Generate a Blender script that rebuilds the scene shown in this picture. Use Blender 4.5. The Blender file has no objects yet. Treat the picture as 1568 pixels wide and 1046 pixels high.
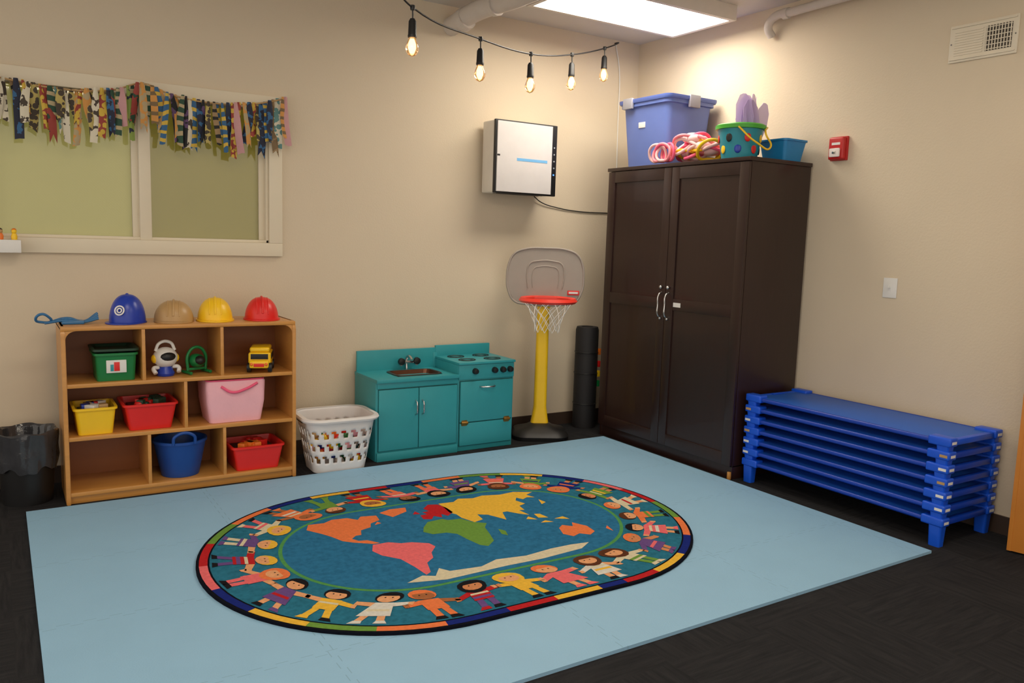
import bpy, bmesh, math, random
from mathutils import Vector, Matrix
random.seed(7)
C=bpy.context
def lin(c): 
    return tuple(((v/255)/12.92 if v/255<=.04045 else ((v/255+.055)/1.055)**2.4) for v in c)
MC={}
def mat(name,rgb,rough=.5,metal=0,var=.06,scale=12,bump=0,bscale=200,emit=0,emc=None,spec=.5,coat=0,alpha=1,trans=0):
    if name in MC: return MC[name]
    m=bpy.data.materials.new(name); m.use_nodes=True; nt=m.node_tree; N=nt.nodes; L=nt.links
    b=N['Principled BSDF']; c=lin(rgb)
    tc=N.new('ShaderNodeTexCoord'); nz=N.new('ShaderNodeTexNoise'); nz.inputs['Scale'].default_value=scale; nz.inputs['Detail'].default_value=4
    L.new(tc.outputs['Object'],nz.inputs['Vector'])
    mx=N.new('ShaderNodeMix'); mx.data_type='RGBA'
    mx.inputs[6].default_value=(*[v*(1-var) for v in c],1); mx.inputs[7].default_value=(*[min(1,v*(1+var)) for v in c],1)
    L.new(nz.outputs['Fac'],mx.inputs[0]); L.new(mx.outputs[2],b.inputs['Base Color'])
    b.inputs['Roughness'].default_value=rough; b.inputs['Metallic'].default_value=metal
    b.inputs['Specular IOR Level'].default_value=spec; b.inputs['Coat Weight'].default_value=coat
    b.inputs['Alpha'].default_value=alpha; b.inputs['Transmission Weight'].default_value=trans
    if emit:
        b.inputs['Emission Color'].default_value=(*lin(emc or rgb),1); b.inputs['Emission Strength'].default_value=emit
    if bump:
        n2=N.new('ShaderNodeTexNoise'); n2.inputs['Scale'].default_value=bscale; n2.inputs['Detail'].default_value=3
        L.new(tc.outputs['Object'],n2.inputs['Vector'])
        bp=N.new('ShaderNodeBump'); bp.inputs['Strength'].default_value=bump; bp.inputs['Distance'].default_value=.01
        L.new(n2.outputs['Fac'],bp.inputs['Height']); L.new(bp.outputs['Normal'],b.inputs['Normal'])
    MC[name]=m; return m
def nodes(m): return m.node_tree.nodes,m.node_tree.links,m.node_tree.nodes['Principled BSDF']
def finish(bm,name,mats,smooth=False,parent=None,loc=(0,0,0),autosm=True):
    bmesh.ops.recalc_face_normals(bm,faces=bm.faces[:])
    me=bpy.data.meshes.new(name); bm.to_mesh(me); bm.free()
    for m in (mats if isinstance(mats,(list,tuple)) else [mats]): me.materials.append(m)
    if smooth:
        for p in me.polygons: p.use_smooth=True
        try: me.set_sharp_from_angle(angle=math.radians(38))
        except Exception: pass
    o=bpy.data.objects.new(name,me); C.collection.objects.link(o); o.location=loc
    if parent: o.parent=parent
    return o
def bmbox(bm,lo,hi,mi=0):
    vs=[bm.verts.new((x,y,z)) for x in (lo[0],hi[0]) for y in (lo[1],hi[1]) for z in (lo[2],hi[2])]
    fs=[]
    for q in ((0,1,3,2),(4,6,7,5),(0,4,5,1),(2,3,7,6),(0,2,6,4),(1,5,7,3)):
        f=bm.faces.new([vs[i] for i in q]); f.material_index=mi; fs.append(f)
    return fs
def rrect(w,d,r,z,cx=0,cy=0,n=6):
    r=min(r,w/2-1e-4,d/2-1e-4); out=[]
    for k,(sx,sy) in enumerate(((1,1),(-1,1),(-1,-1),(1,-1))):
        for i in range(n+1):
            a=math.pi/2*(k+i/n); out.append((cx+sx*(w/2-r)+r*math.cos(a),cy+sy*(d/2-r)+r*math.sin(a),z))
    return out
def circ(r,z,cx=0,cy=0,n=36): return [(cx+r*math.cos(2*math.pi*i/n),cy+r*math.sin(2*math.pi*i/n),z) for i in range(n)]
class G:
    def __init__(s,name,loc=(0,0,0),rz=0,rot=None):
        s.e=bpy.data.objects.new(name,None); C.collection.objects.link(s.e); s.e.location=loc; s.e.empty_display_size=.1
        s.e.rotation_euler=rot or (0,0,rz)
    def box(s,part,lo,hi,m,bev=.004,seg=2,rot=None,pivot=None):
        bm=bmesh.new(); bmbox(bm,lo,hi)
        if bev: bmesh.ops.bevel(bm,geom=bm.edges[:],offset=bev,segments=seg,profile=.6,affect='EDGES')
        if rot:
            c=Vector(pivot) if pivot else (Vector(lo)+Vector(hi))/2
            bmesh.ops.rotate(bm,cent=c,matrix=Matrix.Rotation(rot[0],3,rot[1]),verts=bm.verts[:])
        return finish(bm,part,m,bev>0,s.e)
    def loft(s,part,loops,m,cap0=True,cap1=True,smooth=True,M=None):
        bm=bmesh.new(); V=[[bm.verts.new(p) for p in l] for l in loops]; n=len(V[0])
        for a,b in zip(V,V[1:]):
            for i in range(n):
                try: bm.faces.new((a[i],a[(i+1)%n],b[(i+1)%n],b[i]))
                except ValueError: pass
        if cap0: bm.faces.new(V[0])
        if cap1: bm.faces.new(V[-1])
        if M: bmesh.ops.transform(bm,matrix=M,verts=bm.verts[:])
        return finish(bm,part,m,smooth,s.e)
    def lathe(s,part,prof,m,c=(0,0,0),n=32,M=None,cap0=True,cap1=True):
        M2=Matrix.Translation(c)@(M or Matrix())
        return s.loft(part,[circ(max(r,1e-4),z,n=n) for r,z in prof],m,cap0,cap1,True,M2)
    def ball(s,part,c,r,m,n=24):
        if not isinstance(r,(tuple,list)): r=(r,r,r)
        bm=bmesh.new(); bmesh.ops.create_uvsphere(bm,u_segments=n,v_segments=n//2,radius=1)
        bmesh.ops.transform(bm,matrix=Matrix.Translation(c)@Matrix.Diagonal((*r,1)),verts=bm.verts[:])
        return finish(bm,part,m,True,s.e)
    def tube(s,part,pts,r,m,cyc=False,res=4,smoothc=True):
        cu=bpy.data.curves.new(part,'CURVE'); cu.dimensions='3D'; cu.bevel_depth=r; cu.bevel_resolution=res; cu.use_fill_caps=True
        sp=cu.splines.new('BEZIER' if smoothc else 'POLY')
        if smoothc:
            sp.bezier_points.add(len(pts)-1)
            for bp,p in zip(sp.bezier_points,pts): bp.co=p; bp.handle_left_type=bp.handle_right_type='AUTO'
            sp.resolution_u=8
        else:
            sp.points.add(len(pts)-1)
            for bp,p in zip(sp.points,pts): bp.co=(*p,1)
        sp.use_cyclic_u=cyc
        t=bpy.data.objects.new('tmp',cu); C.collection.objects.link(t)
        dg=C.evaluated_depsgraph_get(); me=bpy.data.meshes.new_from_object(t.evaluated_get(dg)); bpy.data.objects.remove(t)
        me.materials.clear(); me.materials.append(m)
        for p in me.polygons: p.use_smooth=True
        o=bpy.data.objects.new(part,me); C.collection.objects.link(o); o.parent=s.e; return o
    def prism(s,part,pts,y0,y1,m,bev=.004,plane='xz'):
        bm=bmesh.new()
        f=(lambda a,b,y:(a,y,b)) if plane=='xz' else ((lambda a,b,y:(y,a,b)) if plane=='yz' else (lambda a,b,y:(a,b,y)))
        A=[bm.verts.new(f(a,b,y0)) for a,b in pts]; B=[bm.verts.new(f(a,b,y1)) for a,b in pts]; n=len(pts)
        bm.faces.new(A); bm.faces.new(B[::-1])
        for i in range(n): bm.faces.new((A[i],A[(i+1)%n],B[(i+1)%n],B[i]))
        if bev: bmesh.ops.bevel(bm,geom=[e for e in bm.edges if e.verts[0] in A and e.verts[1] in A or e.verts[0] in B and e.verts[1] in B],offset=bev,segments=2,affect='EDGES')
        return finish(bm,part,m,True,s.e)
    def bin(s,part,cx,cy,z0,w0,d0,w1,d1,h,r,m,th=.004,rim=.01,rimh=.012):
        L=[rrect(w0,d0,r,z0,cx,cy),rrect(w1,d1,r,z0+h-rimh,cx,cy),rrect(w1+2*rim,d1+2*rim,r+rim,z0+h-rimh,cx,cy),rrect(w1+2*rim,d1+2*rim,r+rim,z0+h,cx,cy),
           rrect(w1-2*th,d1-2*th,r,z0+h,cx,cy),rrect(w0-2*th,d0-2*th,r,z0+th*1.5,cx,cy)]
        return s.loft(part,L,m)
XR=4.56; YB=5.32; ZC=3.13
# ---------------------------------------------------------------- materials
wallm=mat('wall_paint',(214,199,175),.75,var=.025,scale=3,bump=.12,bscale=90)
ceilm=mat('ceiling_paint',(206,200,192),.85,var=.02)
trimw=mat('window_trim_cream',(224,213,190),.5,var=.02)
basem=mat('baseboard_brown',(62,47,38),.5)
carpet=mat('carpet',(40,40,43),.95,spec=.1)
N,L,B=nodes(carpet)
for l in list(B.inputs['Base Color'].links): L.remove(l)
tc=N.new('ShaderNodeTexCoord'); ck=N.new('ShaderNodeTexChecker'); ck.inputs['Scale'].default_value=2.0
L.new(tc.outputs['Object'],ck.inputs['Vector'])
def stretch(sx,sy):
    mp=N.new('ShaderNodeMapping'); mp.inputs['Scale'].default_value=(sx,sy,1); L.new(tc.outputs['Object'],mp.inputs['Vector'])
    n=N.new('ShaderNodeTexNoise'); n.inputs['Scale'].default_value=1; n.inputs['Detail'].default_value=4; n.inputs['Roughness'].default_value=.7; L.new(mp.outputs[0],n.inputs['Vector']); return n
na,nb=stretch(50,4),stretch(4,50)
mx=N.new('ShaderNodeMix'); mx.data_type='FLOAT'; L.new(ck.outputs['Fac'],mx.inputs[0]); L.new(na.outputs['Fac'],mx.inputs[2]); L.new(nb.outputs['Fac'],mx.inputs[3])
cr=N.new('ShaderNodeValToRGB'); cr.color_ramp.elements[0].position=.3; cr.color_ramp.elements[1].position=.75
cr.color_ramp.elements[0].color=(*lin((34,34,37)),1); cr.color_ramp.elements[1].color=(*lin((54,54,56)),1)
L.new(mx.outputs[0],cr.inputs['Fac']); L.new(cr.outputs[0],B.inputs['Base Color'])
fz=N.new('ShaderNodeTexNoise'); fz.inputs['Scale'].default_value=350; L.new(tc.outputs['Object'],fz.inputs['Vector'])
bp=N.new('ShaderNodeBump'); bp.inputs['Strength'].default_value=.6; bp.inputs['Distance'].default_value=.01; L.new(fz.outputs['Fac'],bp.inputs['Height']); L.new(bp.outputs[0],B.inputs['Normal'])
matm=mat('foam_mat_blue',(142,184,214),.6,var=.05,scale=4,bump=.15,bscale=160,spec=.3)
N,L,B=nodes(matm)
tc=N.new('ShaderNodeTexCoord'); sp=N.new('ShaderNodeSeparateXYZ'); L.new(tc.outputs['Object'],sp.inputs[0])
def mth(op,a,b=None):
    n=N.new('ShaderNodeMath'); n.operation=op
    for i,v in enumerate((a,b)):
        if v is None: continue
        if isinstance(v,(int,float)): n.inputs[i].default_value=v
        else: L.new(v,n.inputs[i])
    return n.outputs[0]
def seam(p,q,T):
    w=mth('MULTIPLY',mth('SIGN',mth('SINE',mth('MULTIPLY',q,70))),.011)
    d=mth('ABSOLUTE',mth('SUBTRACT',mth('MODULO',mth('ADD',mth('ADD',p,w),T*10.5),T),T/2))
    return mth('LESS_THAN',d,.0018)
sm=mth('MAXIMUM',seam(sp.outputs[0],sp.outputs[1],.96),seam(sp.outputs[1],sp.outputs[0],.66))
old=B.inputs['Base Color'].links[0].from_socket
mx=N.new('ShaderNodeMix'); mx.data_type='RGBA'; L.new(mth('MULTIPLY',sm,.28),mx.inputs[0]); L.new(old,mx.inputs[6]); mx.inputs[7].default_value=(*lin((70,95,115)),1); L.new(mx.outputs[2],B.inputs['Base Color'])
wood=mat('birch_wood',(200,142,72),.38,var=.14,scale=5,coat=.2)
N,L,B=nodes(wood)
nz=[n for n in N if n.type=='TEX_NOISE'][0]; mp=N.new('ShaderNodeMapping'); mp.inputs['Scale'].default_value=(1,4,9); tcn=[n for n in N if n.type=='TEX_COORD'][0]
L.new(tcn.outputs['Object'],mp.inputs[0]); L.new(mp.outputs[0],nz.inputs['Vector'])
woodback=mat('wood_back_panel',(140,80,30),.45,var=.1,scale=5)
espresso=mat('espresso_wood',(42,22,18),.38,var=.25,scale=4,coat=.15)
N,L,B=nodes(espresso)
nz=[n for n in N if n.type=='TEX_NOISE'][0]; mp=N.new('ShaderNodeMapping'); mp.inputs['Scale'].default_value=(14,14,1); tcn=[n for n in N if n.type=='TEX_COORD'][0]
L.new(tcn.outputs['Object'],mp.inputs[0]); L.new(mp.outputs[0],nz.inputs['Vector'])
chrome=mat('brushed_metal',(200,200,200),.25,1)
black=mat('black_plastic',(20,20,22),.45)
white=mat('white_plastic',(228,227,224),.4)
teal=mat('teal_laminate',(50,152,162),.4,var=.05)
teald=mat('teal_gap',(18,82,84),.6)
blue=mat('cot_blue_plastic',(18,84,214),.35)
bluef=mat('cot_fabric',(30,98,200),.5,bump=.1,bscale=300)
bluer=mat('cot_rail_blue',(14,60,170),.35)
red=mat('red_plastic',(222,38,34),.35); yel=mat('yellow_plastic',(246,200,30),.35); grn=mat('green_plastic',(20,120,62),.4)
tan=mat('tan_plastic',(184,148,98),.35); blu=mat('royal_blue_plastic',(30,60,170),.3); pink=mat('pink_fabric',(244,172,188),.7)
orange=mat('orange_plastic',(235,120,40),.4)
# ---------------------------------------------------------------- room shell
def slab(name,boxes,m):
    bm=bmesh.new()
    for lo,hi in boxes: bmbox(bm,lo,hi)
    return finish(bm,name,m)
slab('floor',[((-2.5,-2.5,-.1),(XR,YB,0))],carpet)
slab('ceiling',[((-2.5,-2.5,ZC),(XR+.15,YB+.15,ZC+.1))],ceilm)
WX0,WX1,WZ0,WZ1=.0,1.50,1.43,2.27
slab('wall_back',[((-2.5,YB,0),(WX0,YB+.15,ZC)),((WX1,YB,0),(XR+.15,YB+.15,ZC)),((WX0,YB,0),(WX1,YB+.15,WZ0)),((WX0,YB,WZ1),(WX1,YB+.15,ZC))],wallm)
slab('wall_right',[((XR,-2.5,0),(XR+.15,YB,ZC))],wallm)
slab('baseboard_back',[((-2.5,YB-.012,0),(XR-.012,YB,.1))],basem)
slab('baseboard_right',[((XR-.012,-2.5,0),(XR,YB,.1))],basem)
# window
g=G('window_1',(0,YB,0))
glow_shade=mat('window_glow_shade_olive',(172,164,100),.5,var=.1,scale=2,emit=.24,emc=(186,178,96))  # panel stands in for the lit room beyond; its backlight is added as emission
N,L,B=nodes(glow_shade)
tc=N.new('ShaderNodeTexCoord'); w1=N.new('ShaderNodeTexChecker'); w1.inputs['Scale'].default_value=120; L.new(tc.outputs['Object'],w1.inputs[0])
bp=N.new('ShaderNodeBump'); bp.inputs['Strength'].default_value=.25; bp.inputs['Distance'].default_value=.003; L.new(w1.outputs['Fac'],bp.inputs['Height']); L.new(bp.outputs[0],B.inputs['Normal'])
glow_shade2=mat('window_glow_shade_dark_olive',(146,134,56),.4,var=.12,scale=2,emit=.18,emc=(165,150,50))  # darker pane, with the neighbouring room's light also put in as weak emission
g.box('trim_bottom',(-.085,-.025,WZ0-.085),(WX1+.085,.0,WZ0),trimw)
g.box('trim_top',(-.085,-.025,WZ1),(WX1+.085,.0,WZ1+.085),trimw)
g.box('trim_left',(-.085,-.025,WZ0),(0,.0,WZ1),trimw)
g.box('trim_right',(WX1,-.025,WZ0),(WX1+.085,.0,WZ1),trimw)
g.box('mullion',(.735,-.015,WZ0),(.80,.1,WZ1),trimw)
g.box('sash_left',(.70,.03,WZ0),(.736,.06,WZ1),trimw)
g.box('sill',(0,0,WZ0),(WX1,.12,WZ0+.018),trimw,.002); g.box('jamb',(WX1-.015,0,WZ0),(WX1,.12,WZ1),trimw,.002)
g.box('sash_right',(WX1-.05,.04,WZ0+.018),(WX1-.015,.06,WZ1),trimw,.002)
g.box('glow_shade_left',(0.0,.085,WZ0),(.75,.1,WZ1),glow_shade,0); g.box('glow_shade_right',(.78,.085,WZ0),(WX1,.1,WZ1),glow_shade2,0)
glass=bpy.data.materials.new('glass_pane'); glass.use_nodes=True; gn=glass.node_tree; gn.nodes.clear()
a1=gn.nodes.new('ShaderNodeBsdfTransparent'); a2=gn.nodes.new('ShaderNodeBsdfGlossy'); a2.inputs['Roughness'].default_value=.04; fr=gn.nodes.new('ShaderNodeFresnel'); a3=gn.nodes.new('ShaderNodeMixShader'); a4=gn.nodes.new('ShaderNodeOutputMaterial')
gn.links.new(fr.outputs[0],a3.inputs[0]); gn.links.new(a1.outputs[0],a3.inputs[1]); gn.links.new(a2.outputs[0],a3.inputs[2]); gn.links.new(a3.outputs[0],a4.inputs[0])
g.box('glass_left',(.0,.045,WZ0),(.72,.049,WZ1),glass,0); g.box('glass_right',(.80,.05,WZ0),(WX1,.054,WZ1),glass,0)
# sill toys
g=G('wall_ledge_with_figurines',(.045,5.24,1.345))
g.box('ledge',(-.1,-.045,0),(.075,.05,.07),white)
for i,(x,m) in enumerate(((-.06,red),(-.02,orange),(.045,yel))):
    g.lathe('figurine_body_%d'%i,[(.014,0),(.016,.02),(.01,.035)],m,(x,0,.07),12); g.ball('figurine_head_%d'%i,(x,0,.115),.013,tan if i!=2 else yel,12)
    g.ball('figurine_hair_%d'%i,(x,.003,.121),.012,basem if i!=2 else orange,12)
# ---------------------------------------------------------------- mat + rug
bm=bmesh.new(); bmbox(bm,(.08,2.15,0),(3.925,4.78,.014)); finish(bm,'foam_play_mat',matm)
RC=(1.93,3.445); HS=.37
rc=dict(edge=(18,20,30),field=(44,112,138),field2=(46,112,152),line=(84,150,84),navy=(28,42,120),red=(184,38,42),yellow=(232,184,66),orange=(230,124,74),pink=(230,110,114),green=(108,150,66),
 cream=(214,204,174),skin1=(226,164,118),skin2=(166,104,66),skin3=(206,136,92),blk=(30,28,32),brown=(92,54,36),white=(214,212,204),purple=(106,78,136))
rk=list(rc); rm=[mat('rug_'+k,rc[k],.95,var=.22 if 'field' not in k else .42,scale=60 if 'field' not in k else 42,bump=.5,bscale=500,spec=.05) for k in rk]
bm=bmesh.new()
def stad(r,n=40):
    P=[]
    for i in range(n+1):
        a=-math.pi/2+math.pi*i/n; P.append((HS+r*math.cos(a),r*math.sin(a)))
    for k in range(1,16): P.append((HS-2*HS*k/16,r))
    for i in range(n+1):
        a=math.pi/2+math.pi*i/n; P.append((-HS+r*math.cos(a),r*math.sin(a)))
    for k in range(1,16): P.append((-HS+2*HS*k/16,-r))
    return P
def poly(pts,z,k):
    f=bm.faces.new([bm.verts.new((x,y,z)) for x,y in pts]); f.material_index=rk.index(k); return f
o=stad(.885); A=[bm.verts.new((x,y,0)) for x,y in o]; A2=[bm.verts.new((x,y,.012)) for x,y in o]; n=len(o)
for i in range(n): bm.faces.new((A[i],A[(i+1)%n],A2[(i+1)%n],A2[i])).material_index=0
bm.faces.new(A2).material_index=0
R1,R2=stad(.872),stad(.836); segc=['red','yellow','navy','orange','green','red','pink','navy','yellow','green','orange','navy']
acc=0; idx=0
for i in range(n):
    j=(i+1)%n; d=math.dist(R1[i],R1[j]); acc+=d
    if acc>.22: acc=0; idx+=1
    poly([R1[i],R1[j],R2[j],R2[i]],.0128,segc[idx%len(segc)])
poly(stad(.828),.0130,'field')
poly(stad(.53),.0136,'line'); poly(stad(.512),.0142,'field2')
Z=.0148
cont={'orange':[[(-.66,.38),(-.63,.45),(-.55,.44),(-.5,.47),(-.42,.46),(-.38,.41),(-.35,.45),(-.27,.43),(-.28,.36),(-.34,.33),(-.36,.28),(-.42,.26),(-.44,.2),(-.47,.2),(-.5,.17),(-.48,.13),(-.44,.12),(-.40,.06),(-.43,.06),(-.51,.12),(-.55,.16),(-.58,.24),(-.61,.3)],
 [(-.24,.46),(-.17,.49),(-.08,.48),(-.1,.42),(-.2,.37)],[(-.33,.3),(-.29,.31),(-.3,.34)],[(.47,-.24),(.5,-.16),(.54,-.13),(.58,-.17),(.61,-.12),(.65,-.2),(.64,-.28),(.59,-.31),(.55,-.27),(.5,-.29)],[(.72,-.27),(.75,-.24),(.73,-.32)]],
 'pink':[[(-.44,.05),(-.36,.05),(-.31,.01),(-.26,-.0),(-.19,-.05),(-.18,-.1),(-.23,-.16),(-.25,-.22),(-.3,-.26),(-.33,-.36),(-.36,-.38),(-.37,-.28),(-.39,-.17),(-.45,-.09),(-.47,-.02)]],
 'red':[[(-.07,.27),(-.06,.33),(-.02,.33),(-.03,.37),(.01,.37),(.0,.42),(.05,.47),(.1,.45),(.12,.38),(.12,.30),(.07,.26),(.05,.3),(.03,.25),(.0,.29),(-.03,.25)],[(-.09,.36),(-.06,.4),(-.05,.35)]],
 'yellow':[[(.1,.3),(.11,.40),(.11,.46),(.2,.45),(.25,.49),(.33,.46),(.4,.48),(.5,.45),(.6,.46),(.7,.41),(.64,.38),(.66,.32),(.62,.34),(.58,.32),(.56,.36),(.53,.32),(.55,.25),(.5,.23),(.49,.16),(.46,.17),(.47,.08),(.43,.12),(.39,.18),(.36,.18),(.32,.07),(.27,.18),(.22,.21),(.21,.13),(.15,.11),(.12,.2),(.12,.26)],
   [(.42,.03),(.47,.0),(.45,.06)],[(.49,.02),(.54,.0),(.53,.07),(.5,.08)],[(.56,-.03),(.63,-.07),(.62,-.02)],[(.63,.2),(.66,.28),(.67,.22)],[(.46,-.05),(.53,-.07),(.5,-.03)]],
 'green':[[(-.12,.16),(-.07,.22),(.02,.23),(.04,.2),(.11,.19),(.14,.12),(.2,.07),(.16,.02),(.14,-.06),(.11,-.16),(.05,-.21),(.02,-.18),(.0,-.08),(-.01,.0),(-.05,.04),(-.12,.05),(-.15,.1)],[(.19,-.1),(.21,-.03),(.23,-.07),(.21,-.13)]],
 'cream':[[(-.47,-.42),(-.38,-.38),(-.33,-.41),(-.28,-.34),(-.25,-.39),(-.1,-.41),(.0,-.37),(.15,-.395),(.3,-.375),(.42,-.375),(.52,-.39),(.44,-.44),(.2,-.46),(.0,-.455),(-.3,-.465)]]}
for k,ps in cont.items():
    for p in ps: poly([(x-.02,y-.022) for x,y in p],Z,k)
def stadpt(s,r):
    st=2*HS; ar=math.pi*.66; s%=2*(st+ar)
    if s<st: return (-HS+s,-r),(1,0),(0,-1)
    s-=st
    if s<ar:
        a=-math.pi/2+s/.66; return (HS+r*math.cos(a),r*math.sin(a)),(-math.sin(a),math.cos(a)),(math.cos(a),math.sin(a))
    s-=ar
    if s<st: return (HS-s,r),(-1,0),(0,1)
    s-=st; a=math.pi/2+s/.66; return (-HS+r*math.cos(a),r*math.sin(a)),(-math.sin(a),math.cos(a)),(math.cos(a),math.sin(a))
NK=27; per=2*(2*HS+math.pi*.66)
cl=['red','orange','pink','yellow','navy','green','white','purple','cream','orange','pink']
for i in range(NK):
    s0=per*(i+.5)/NK; rnd=random.Random(i*13+5)
    tilt=rnd.uniform(-.35,.35)
    def T(a,h):
        a=a*1.08+tilt*(h-.12)
        (px,py),(tx,ty),(ox,oy)=stadpt(s0,.66); r=.145-h
        return (px+tx*a+ox*r,py+ty*a+oy*r)
    sk=rnd.choice(['skin1','skin2','skin3','skin1']); hr=rnd.choice(['blk','brown','yellow','orange','blk']); c1=rnd.choice(cl); c2=rnd.choice(cl); girl=rnd.random()<.5
    up=rnd.choice([-.02,.0,.03]); up2=rnd.choice([-.02,.0,.03]); lg=rnd.choice([0,.015,-.01])
    for sgn,u in ((-1,up),(1,up2)):
        poly([T(sgn*(.012+lg),.0),T(sgn*(.042+lg),.0),T(sgn*.036,.09),T(sgn*.008,.09)],Z,sk if girl else c2)
        poly([T(sgn*(.006+lg),-.012),T(sgn*(.056+lg),-.012),T(sgn*(.042+lg),.012),T(sgn*(.010+lg),.012)],Z+.0004,'blk' if rnd.random()<.5 else c1)
        poly([T(sgn*.03,.132),T(sgn*.034,.168),T(sgn*.10,.148+u),T(sgn*.10,.118+u)],Z,c1 if rnd.random()<.6 else sk)
        poly([T(sgn*.088,.142+u),T(sgn*.108,.15+u),T(sgn*.11,.118+u),T(sgn*.09,.12+u)],Z+.0004,sk)
    if girl: poly([T(-.062,.05),T(.062,.05),T(.034,.168),T(-.034,.168)],Z+.0006,c1)
    else: poly([T(-.043,.075),T(.043,.075),T(.041,.168),T(-.041,.168)],Z+.0006,c1)
    poly([T(-.044,.09),T(.044,.09),T(.041,.108),T(-.041,.108)],Z+.0009,c2)
    if i%3==0: poly([T(-.04,.125),T(.04,.125),T(.038,.140),T(-.038,.140)],Z+.0009,'cream')
    cy=.210; lh=rnd.choice([0,0,.03])
    poly([T((.053+lh*.3)*math.cos(t),cy+.008+(.048+(lh if math.sin(t)<0 else 0))*math.sin(t)) for t in [2*math.pi*q/14 for q in range(14)]],Z+.001,hr)
    poly([T(.042*math.cos(t),cy-.004+.037*math.sin(t)) for t in [2*math.pi*q/14 for q in range(14)]],Z+.0014,sk)
    poly([T(.040*math.cos(t),cy+.018+.02*math.sin(t)) for t in [math.pi*q/8 for q in range(9)]],Z+.0017,hr)
    for sg in (-1,1): poly([T(sg*.014+.004*math.cos(t),cy+.002+.005*math.sin(t)) for t in [2*math.pi*q/6 for q in range(6)]],Z+.0017,'blk')
bmesh.ops.recalc_face_normals(bm,faces=bm.faces[:])
for f in bm.faces:
    if abs(f.normal.z)>.9 and f.normal.z<0: f.normal_flip()
me=bpy.data.meshes.new('world_map_rug'); bm.to_mesh(me); bm.free()
for m in rm: me.materials.append(m)
o=bpy.data.objects.new('world_map_rug',me); C.collection.objects.link(o); o.location=(RC[0],RC[1],.0145); o.rotation_euler=(0,0,math.radians(-1))
# ---------------------------------------------------------------- cubby shelf
SX0,SX1,SY0,SY1,SH=.27,1.525,4.83,5.21,.97
g=G('cubby_shelf',(0,0,0)); t=.022
def sideprof(x0,x1,nm):
    P=[(SY0,0),(SY1,0),(SY1,SH-.0)]
    r=.05
    P+= [(SY0+r-r*math.sin(a),SH-r+r*math.cos(a)) for a in [math.pi/2*i/6 for i in range(7)]]
    g.prism(nm,P,x0,x1,wood,.003,'yz')
sideprof(SX0,SX0+t,'side_left'); sideprof(SX1-t,SX1,'side_right')
g.box('top',(SX0,SY0+.004,SH-.024),(SX1,SY1,SH),wood,.008)
g.box('back_panel',(SX0+t,SY1-.012,.03),(SX1-t,SY1-.004,SH-.02),woodback,0)
SZ=[.065,.371,.661]
for i,z in enumerate(SZ): g.box('shelf_%d'%i,(SX0+t,SY0+.003,z-.022),(SX1-t,SY1-.01,z),wood,.003)
g.box('kick',(SX0+t,SY0+.02,0),(SX1-t,SY0+.04,.05),wood,.002)
for i,(x,a,b) in enumerate(((.672,2,3),(1.092,2,3),(.888,1,2),(.69,0,1),(1.10,0,1))):
    z0=SZ[a]; z1=(SH-.024) if b==3 else SZ[b]-.022
    g.box('divider_%d'%i,(x-.009,SY0+.006,z0),(x+.009,SY1-.012,z1),wood,.002)
for i,x in enumerate((SX0,SX1)):
    s=1 if i==0 else -1
    P=[(x+s*t,SH-.024)]+[(x+s*(t+.05-.05*math.cos(a)),SH-.074+.05*math.sin(a)) for a in [math.pi/2*k/6 for k in range(7)]]
    g.prism('corner_fillet_%d'%i,P,SY0+.006,SY0+.05,wood,0)
# helmets
def dome(g,part,m,rx,ry,h,c=(0,0,0)):
    L=[]
    for k in range(13):
        a=math.pi/2*k/12; rr=max(math.cos(a),.002)**.82
        L.append([(c[0]+rx*rr*math.cos(t),c[1]+ry*rr*math.sin(t),c[2]+h*math.sin(a)) for t in [2*math.pi*q/32 for q in range(32)]])
    g.loft(part,L,m)
def brim(g,m,rx,ry,ext,z=0,th=.006,dirs=-1):
    A=[];Bq=[]
    for q in range(40):
        a=2*math.pi*q/40; e=.012+ext*max(0,dirs*math.sin(a))**2
        A.append(((rx+e)*math.cos(a),(ry+e)*math.sin(a),z)); Bq.append(((rx+e)*math.cos(a),(ry+e)*math.sin(a),z+th))
    g.loft('brim',[A,Bq],m)
for nm,x,m,kind in (('toy_baseball_helmet',.615,blu,0),('toy_hard_hat',.86,tan,1),('toy_hard_hat',1.09,yel,2),('toy_hard_hat',1.365,red,2)):
    g=G(nm,(x,5.0,SH+.001),rz=(-.5 if kind==0 else -.2)); g.e.scale=(.92,.92,.96)
    if kind==0:
        dome(g,'shell',m,.102,.115,.165); brim(g,m,.095,.107,.05,.0,.006)
        g.lathe('logo_ring',[(.03,0),(.03,.003),(.022,.003),(.022,0)],white,(0,-.116,.078),24,Matrix.Rotation(math.radians(72),4,'X'),False,False)
        g.lathe('logo_c',[(.016,0),(.016,.003),(.009,.003),(.009,0)],white,(0,-.116,.078),20,Matrix.Rotation(math.radians(72),4,'X'),False,False)
        g.ball('button',(0,0,.165),(.01,.01,.006),m,12)
    else:
        h=.125 if kind==1 else .14; rx=.108 if x>.9 else .118
        dome(g,'shell',m,rx,.122,h); brim(g,m,.105,.12,.035,.0,.008)
        for k,xx in enumerate((-.035,0,.035)):
            pp=[]
            for q in range(1,10):
                a=math.pi*q/10; ca=abs(math.cos(a)); sg=1 if math.cos(a)>0 else -1
                f=math.sqrt(max(.05,1-(xx/rx)**2)); pp.append((xx,.122*f*sg*ca**.82,h*math.sin(a)*f+.001))
            g.tube('ridge_%d'%k,pp,.007 if xx==0 else .004,m)
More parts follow.
